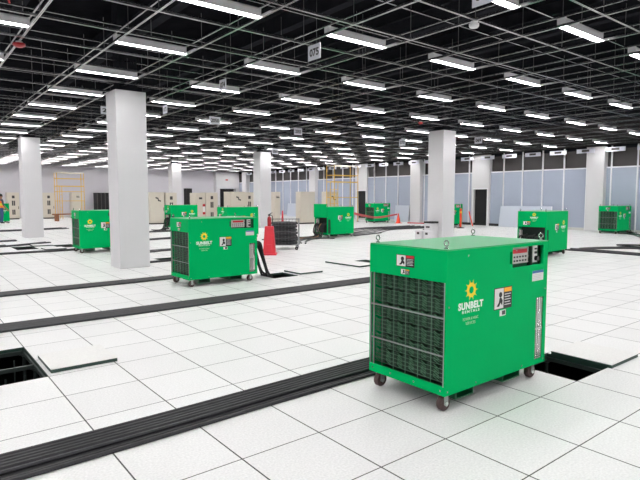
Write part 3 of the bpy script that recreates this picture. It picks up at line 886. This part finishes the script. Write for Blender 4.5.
def rack(x, y, w, d, h, label):
    t = thing('equipment_rack', label, 'rack', (x+w/2, y, 0))
    MB().box(-w/2, w/2, .05, d, .05, h).build('frame', 'black', t, bevel=.006)
    MB().box(-w/2+.02, w/2-.02, .08, d-.02, 0, .05).build('plinth', 'black', t)
    for k in range(4):
        x0 = -w/2+.04+k*(w-.08)/4
        MB().box(x0, x0+.04*w, 0, .05, .08, h-.03).build('door_rail', 'screen_dark', t)
rack(10.3, 41.8, 1.3, .9, 1.97, 'black equipment rack against the back wall left of the big column')
rack(16.85, 39.4, .55, .5, 2.35, 'tall black rack against the back wall beside the distant column')

# ------------------------------------------------------------------ scaffolds
def scaffold(x, y, w, d, h, label, levels, platform, wood):
    t = thing('scaffold', label, 'scaffold', (x, y, 0))
    for q, (dx, dy) in enumerate(((0,0),(w,0),(0,d),(w,d))):
        MB().tube([(dx,dy,.03),(dx,dy,h)], .024, 7).build('post', 'scaffold_yellow', t, smooth=True)
        MB().box(dx-.06, dx+.06, dy-.06, dy+.06, 0, .03).build('foot', 'zinc', t)
    for z in levels:
        s = MB()
        s.tube([(0,0,z),(w,0,z)], .02, 6); s.tube([(0,d,z),(w,d,z)], .02, 6); s.tube([(0,0,z),(0,d,z)], .025, 6); s.tube([(w,0,z),(w,d,z)], .025, 6)
        s.build('ledger', 'scaffold_yellow', t)
    s = MB(); s.tube([(0,0,h),(w,0,h)], .03, 6); s.tube([(0,d,h),(w,d,h)], .03, 6); s.build('guard_rail', 'scaffold_white', t)
    s = MB()
    for k in range(7): s.tube([(.3,0,.3+.3*k),(.3,d,.3+.3*k)], .015, 5)
    s.tube([(.3,0,.1),(.3,0,platform)], .02, 6); s.tube([(.3,d,.1),(.3,d,platform)], .02, 6)
    s.build('ladder_frame', 'scaffold_yellow', t)
    MB().box(0, w, .05, d-.05, platform, platform+.06).build('platform', 'scaffold_yellow', t)
scaffold(6.45, 37.3, 1.75, .75, 3.3, 'yellow scaffold tower against the white back wall at left', (1.35, 2.0, 2.9), 2.35, True)
scaffold(19.35, 23.0, 2.0, .75, 3.6, 'tall yellow scaffold tower by the frosted wall, centre of the photo', (1.6, 3.0), 2.55, False)
t = thing('wooden_trestle', 'brown wooden trestle at the foot of the left scaffold', 'trestle', (6.7, 36.4, 0), .3)
MB().box(-.8, .9, -.2, .2, .42, .5).build('top', 'wood', t)
for x in (-.6, .7): MB().box(x-.06, x+.06, -.18, .18, 0, .42).build('leg', 'wood', t)

# ------------------------------------------------------------------ leaning boards, boxes
def board(x, y, w, h, label, lean=.12, axis='y'):
    t = thing('leaning_board', label, 'board', (x, y, 0))
    s = MB(); s.extr([(0,0),(w,0),(w,h),(0,h)], ((0,0,0),(0,1,0),(lean,0,math.sqrt(1-lean*lean)),(1,0,0)), .03); s.build('sheet', 'board', t)
    s = MB(); s.extr([(0,0),(.03,0),(.03,h),(0,h)], ((-.002,0,0),(0,1,0),(lean,0,math.sqrt(1-lean*lean)),(1,0,0)), .034); s.build('edge', 'mullion', t)
board(XW-.28, 20.75, 1.25, 1.08, 'pale grey board leaning on the frosted wall right of the farther green unit')
board(XW-.30, 11.15, 2.95, 1.15, 'long pale board leaning on the frosted wall behind the open bay unit', .15)
board(XW-.30, 32.3, 2.2, 1.1, 'pale board leaning on the frosted wall between two beige cabinets')
t = thing('supply_crate', 'white crate with black lid standing against the central column', 'crate', (12.72, 9.66, 0))
MB().box(-.18,.18,-.17,.17,.02,.68).build('body', 'white_paint', t, bevel=.01)
MB().box(-.19,.19,-.18,.18,.68,.745).build('lid', 'black', t)
MB().box(-.16,.16,-.15,.15,0,.02).build('base', 'black', t)
MB().box(-.184,-.18,-.08,.09,.52,.58).build('marking', 'screen_dark', t)
for k, (x, y, lb_) in enumerate(((12.33, 9.80, 'small white box with dark marking, left one of two before the crate'), (12.33, 9.42, 'small white box with dark marking, right one of two before the crate'))):
    t = thing('supply_box', lb_, 'box', (x, y, 0))
    MB().box(-.14,.14,-.15,.15,0,.43).build('body', 'white_paint', t, bevel=.006)
    MB().box(-.143,-.14,-.05,.06,.30,.38).build('marking', 'screen_dark', t)

# ------------------------------------------------------------------ person in an orange vest
def skin_body(name, verts, edges_, rad, m, parent=None, sub=2, root=0):
    me = D.meshes.new('tmp'); me.from_pydata(verts, edges_, [])
    ob = D.objects.new('tmp', me); COL.objects.link(ob)
    sk = ob.modifiers.new('skin', 'SKIN')
    for v, r_ in zip(me.skin_vertices[0].data if len(me.skin_vertices) else [], rad): v.radius = r_ if isinstance(r_, tuple) else (r_, r_)
    if not len(me.skin_vertices): raise RuntimeError('no skin layer')
    me.skin_vertices[0].data[root].use_root = True
    ob.modifiers.new('sub', 'SUBSURF').levels = sub
    dg = bpy.context.evaluated_depsgraph_get(); dg.update()
    out = D.meshes.new_from_object(ob.evaluated_get(dg)); D.objects.remove(ob)
    out.name = name; out.materials.clear()
    for k in m: out.materials.append(M[k])
    for p in out.polygons: p.use_smooth = True
    o = D.objects.new(name, out); COL.objects.link(o)
    if parent: o.parent = parent
    return o
px_, py_ = 2.70, 34.55
per = thing('person', 'person in an orange safety vest and blue jeans at the far left edge', 'person', (px_, py_, 0), math.radians(-70))
V_ = [(0,0,.95),(0,0,1.12),(0,.0,1.32),(0,0,1.45),(0,0,1.53),(0,.015,1.63),(0,.01,1.73),
      (.09,0,.90),(.10,.02,.50),(.10,-.02,.09),(.10,.12,.04),
      (-.09,0,.90),(-.12,.06,.50),(-.12,-.02,.09),(-.12,.12,.04),
      (.19,0,1.41),(.25,.0,1.15),(.24,.16,.95),(.235,.22,.90),
      (-.19,0,1.41),(-.25,-.0,1.15),(-.22,.18,.98),(-.215,.24,.94)]
E_ = [(0,1),(1,2),(2,3),(3,4),(4,5),(5,6),(0,7),(7,8),(8,9),(9,10),(0,11),(11,12),(12,13),(13,14),(3,15),(15,16),(16,17),(17,18),(3,19),(19,20),(20,21),(21,22)]
R_ = [(.15,.11),(.14,.10),(.165,.115),(.13,.09),.055,.085,.075,.085,.06,.045,.04,.085,.06,.045,.04,.06,.045,.035,.035,.06,.045,.035,.035]
body = skin_body('body', V_, E_, R_, ['skin','jeans','shirt','black'], per)
for p in body.data.polygons:
    z = p.center.z; x = abs(p.center.x)
    p.material_index = 3 if z < .1 else (1 if z < .97 and not (x > .17 and z > .8) else (2 if z < 1.48 and not (x > .17 and z < 1.12) else 0))
v = MB(); n = 20
rings = [(.97,.175,.14),(1.1,.172,.135),(1.25,.185,.145),(1.36,.195,.14),(1.44,.15,.11),(1.47,.09,.08)]
vs = [(a*math.cos(2*PI*k/n), b_*math.sin(2*PI*k/n), z) for z, a, b_ in rings for k in range(n)]
fs = [(i*n+k, i*n+(k+1)%n, (i+1)*n+(k+1)%n, (i+1)*n+k) for i in range(len(rings)-1) for k in range(n)]
v.add(vs, fs)
ve = v.build('safety_vest', ['vest', 'vest_lime'], per, smooth=True)
for p in ve.data.polygons:
    if 1.1 < p.center.z < 1.25: p.material_index = 1
h = MB(); h.lathe([(.105,1.66),(.108,1.70),(.10,1.76),(.06,1.81),(.01,1.825)], (0,0,0), 16); h.build('hair', 'hair', per, smooth=True)
f = MB(); f.obox((0,.1,1.655),(.03,.04,.05), Matrix.Rotation(.3,3,'X')); f.build('nose', 'skin', per)
f = MB()
for s_ in (-1, 1): f.box(s_*.035-.012, s_*.035+.012, .085, .1, 1.685, 1.695)
f.build('eyes', 'black', per)
for s_, wx, wy, wz in ((1,.235,.22,.90),(-1,-.215,.24,.94)):
    hnd = MB(); d_ = Vector((0,.55,-.83)).normalized()
    hnd.obox(Vector((wx,wy,wz))+d_*.05, (.03,.07,.09), Matrix.Rotation(-.6,3,'X'))
    for q in range(4):
        b0 = Vector((wx, wy, wz))+d_*.09+Vector((0,.02-.014*q,.012-.012*q+.0))
        hnd.tube([b0, b0+d_*.03, b0+d_*(.055-.004*abs(q-1.2))+Vector((-.012*s_,0,0))], .009, 6)
    b0 = Vector((wx, wy+.03, wz))+d_*.03
    hnd.tube([b0, b0+Vector((-.02*s_,.03,-.02)), b0+Vector((-.035*s_,.04,-.045))], .010, 6)
    hnd.build('hand', 'skin', per)

# ------------------------------------------------------------------ world and colour
w = D.worlds.new('world'); scn.world = w; w.use_nodes = True
bg = w.node_tree.nodes['Background']; bg.inputs[0].default_value = (.96, .97, 1, 1); bg.inputs[1].default_value = .35
scn.view_settings.view_transform = 'Standard'; scn.view_settings.look = 'None'
scn.view_settings.exposure = .14; scn.view_settings.gamma = 1
scn.view_settings.use_curve_mapping = False
scn.cycles.max_bounces = 6
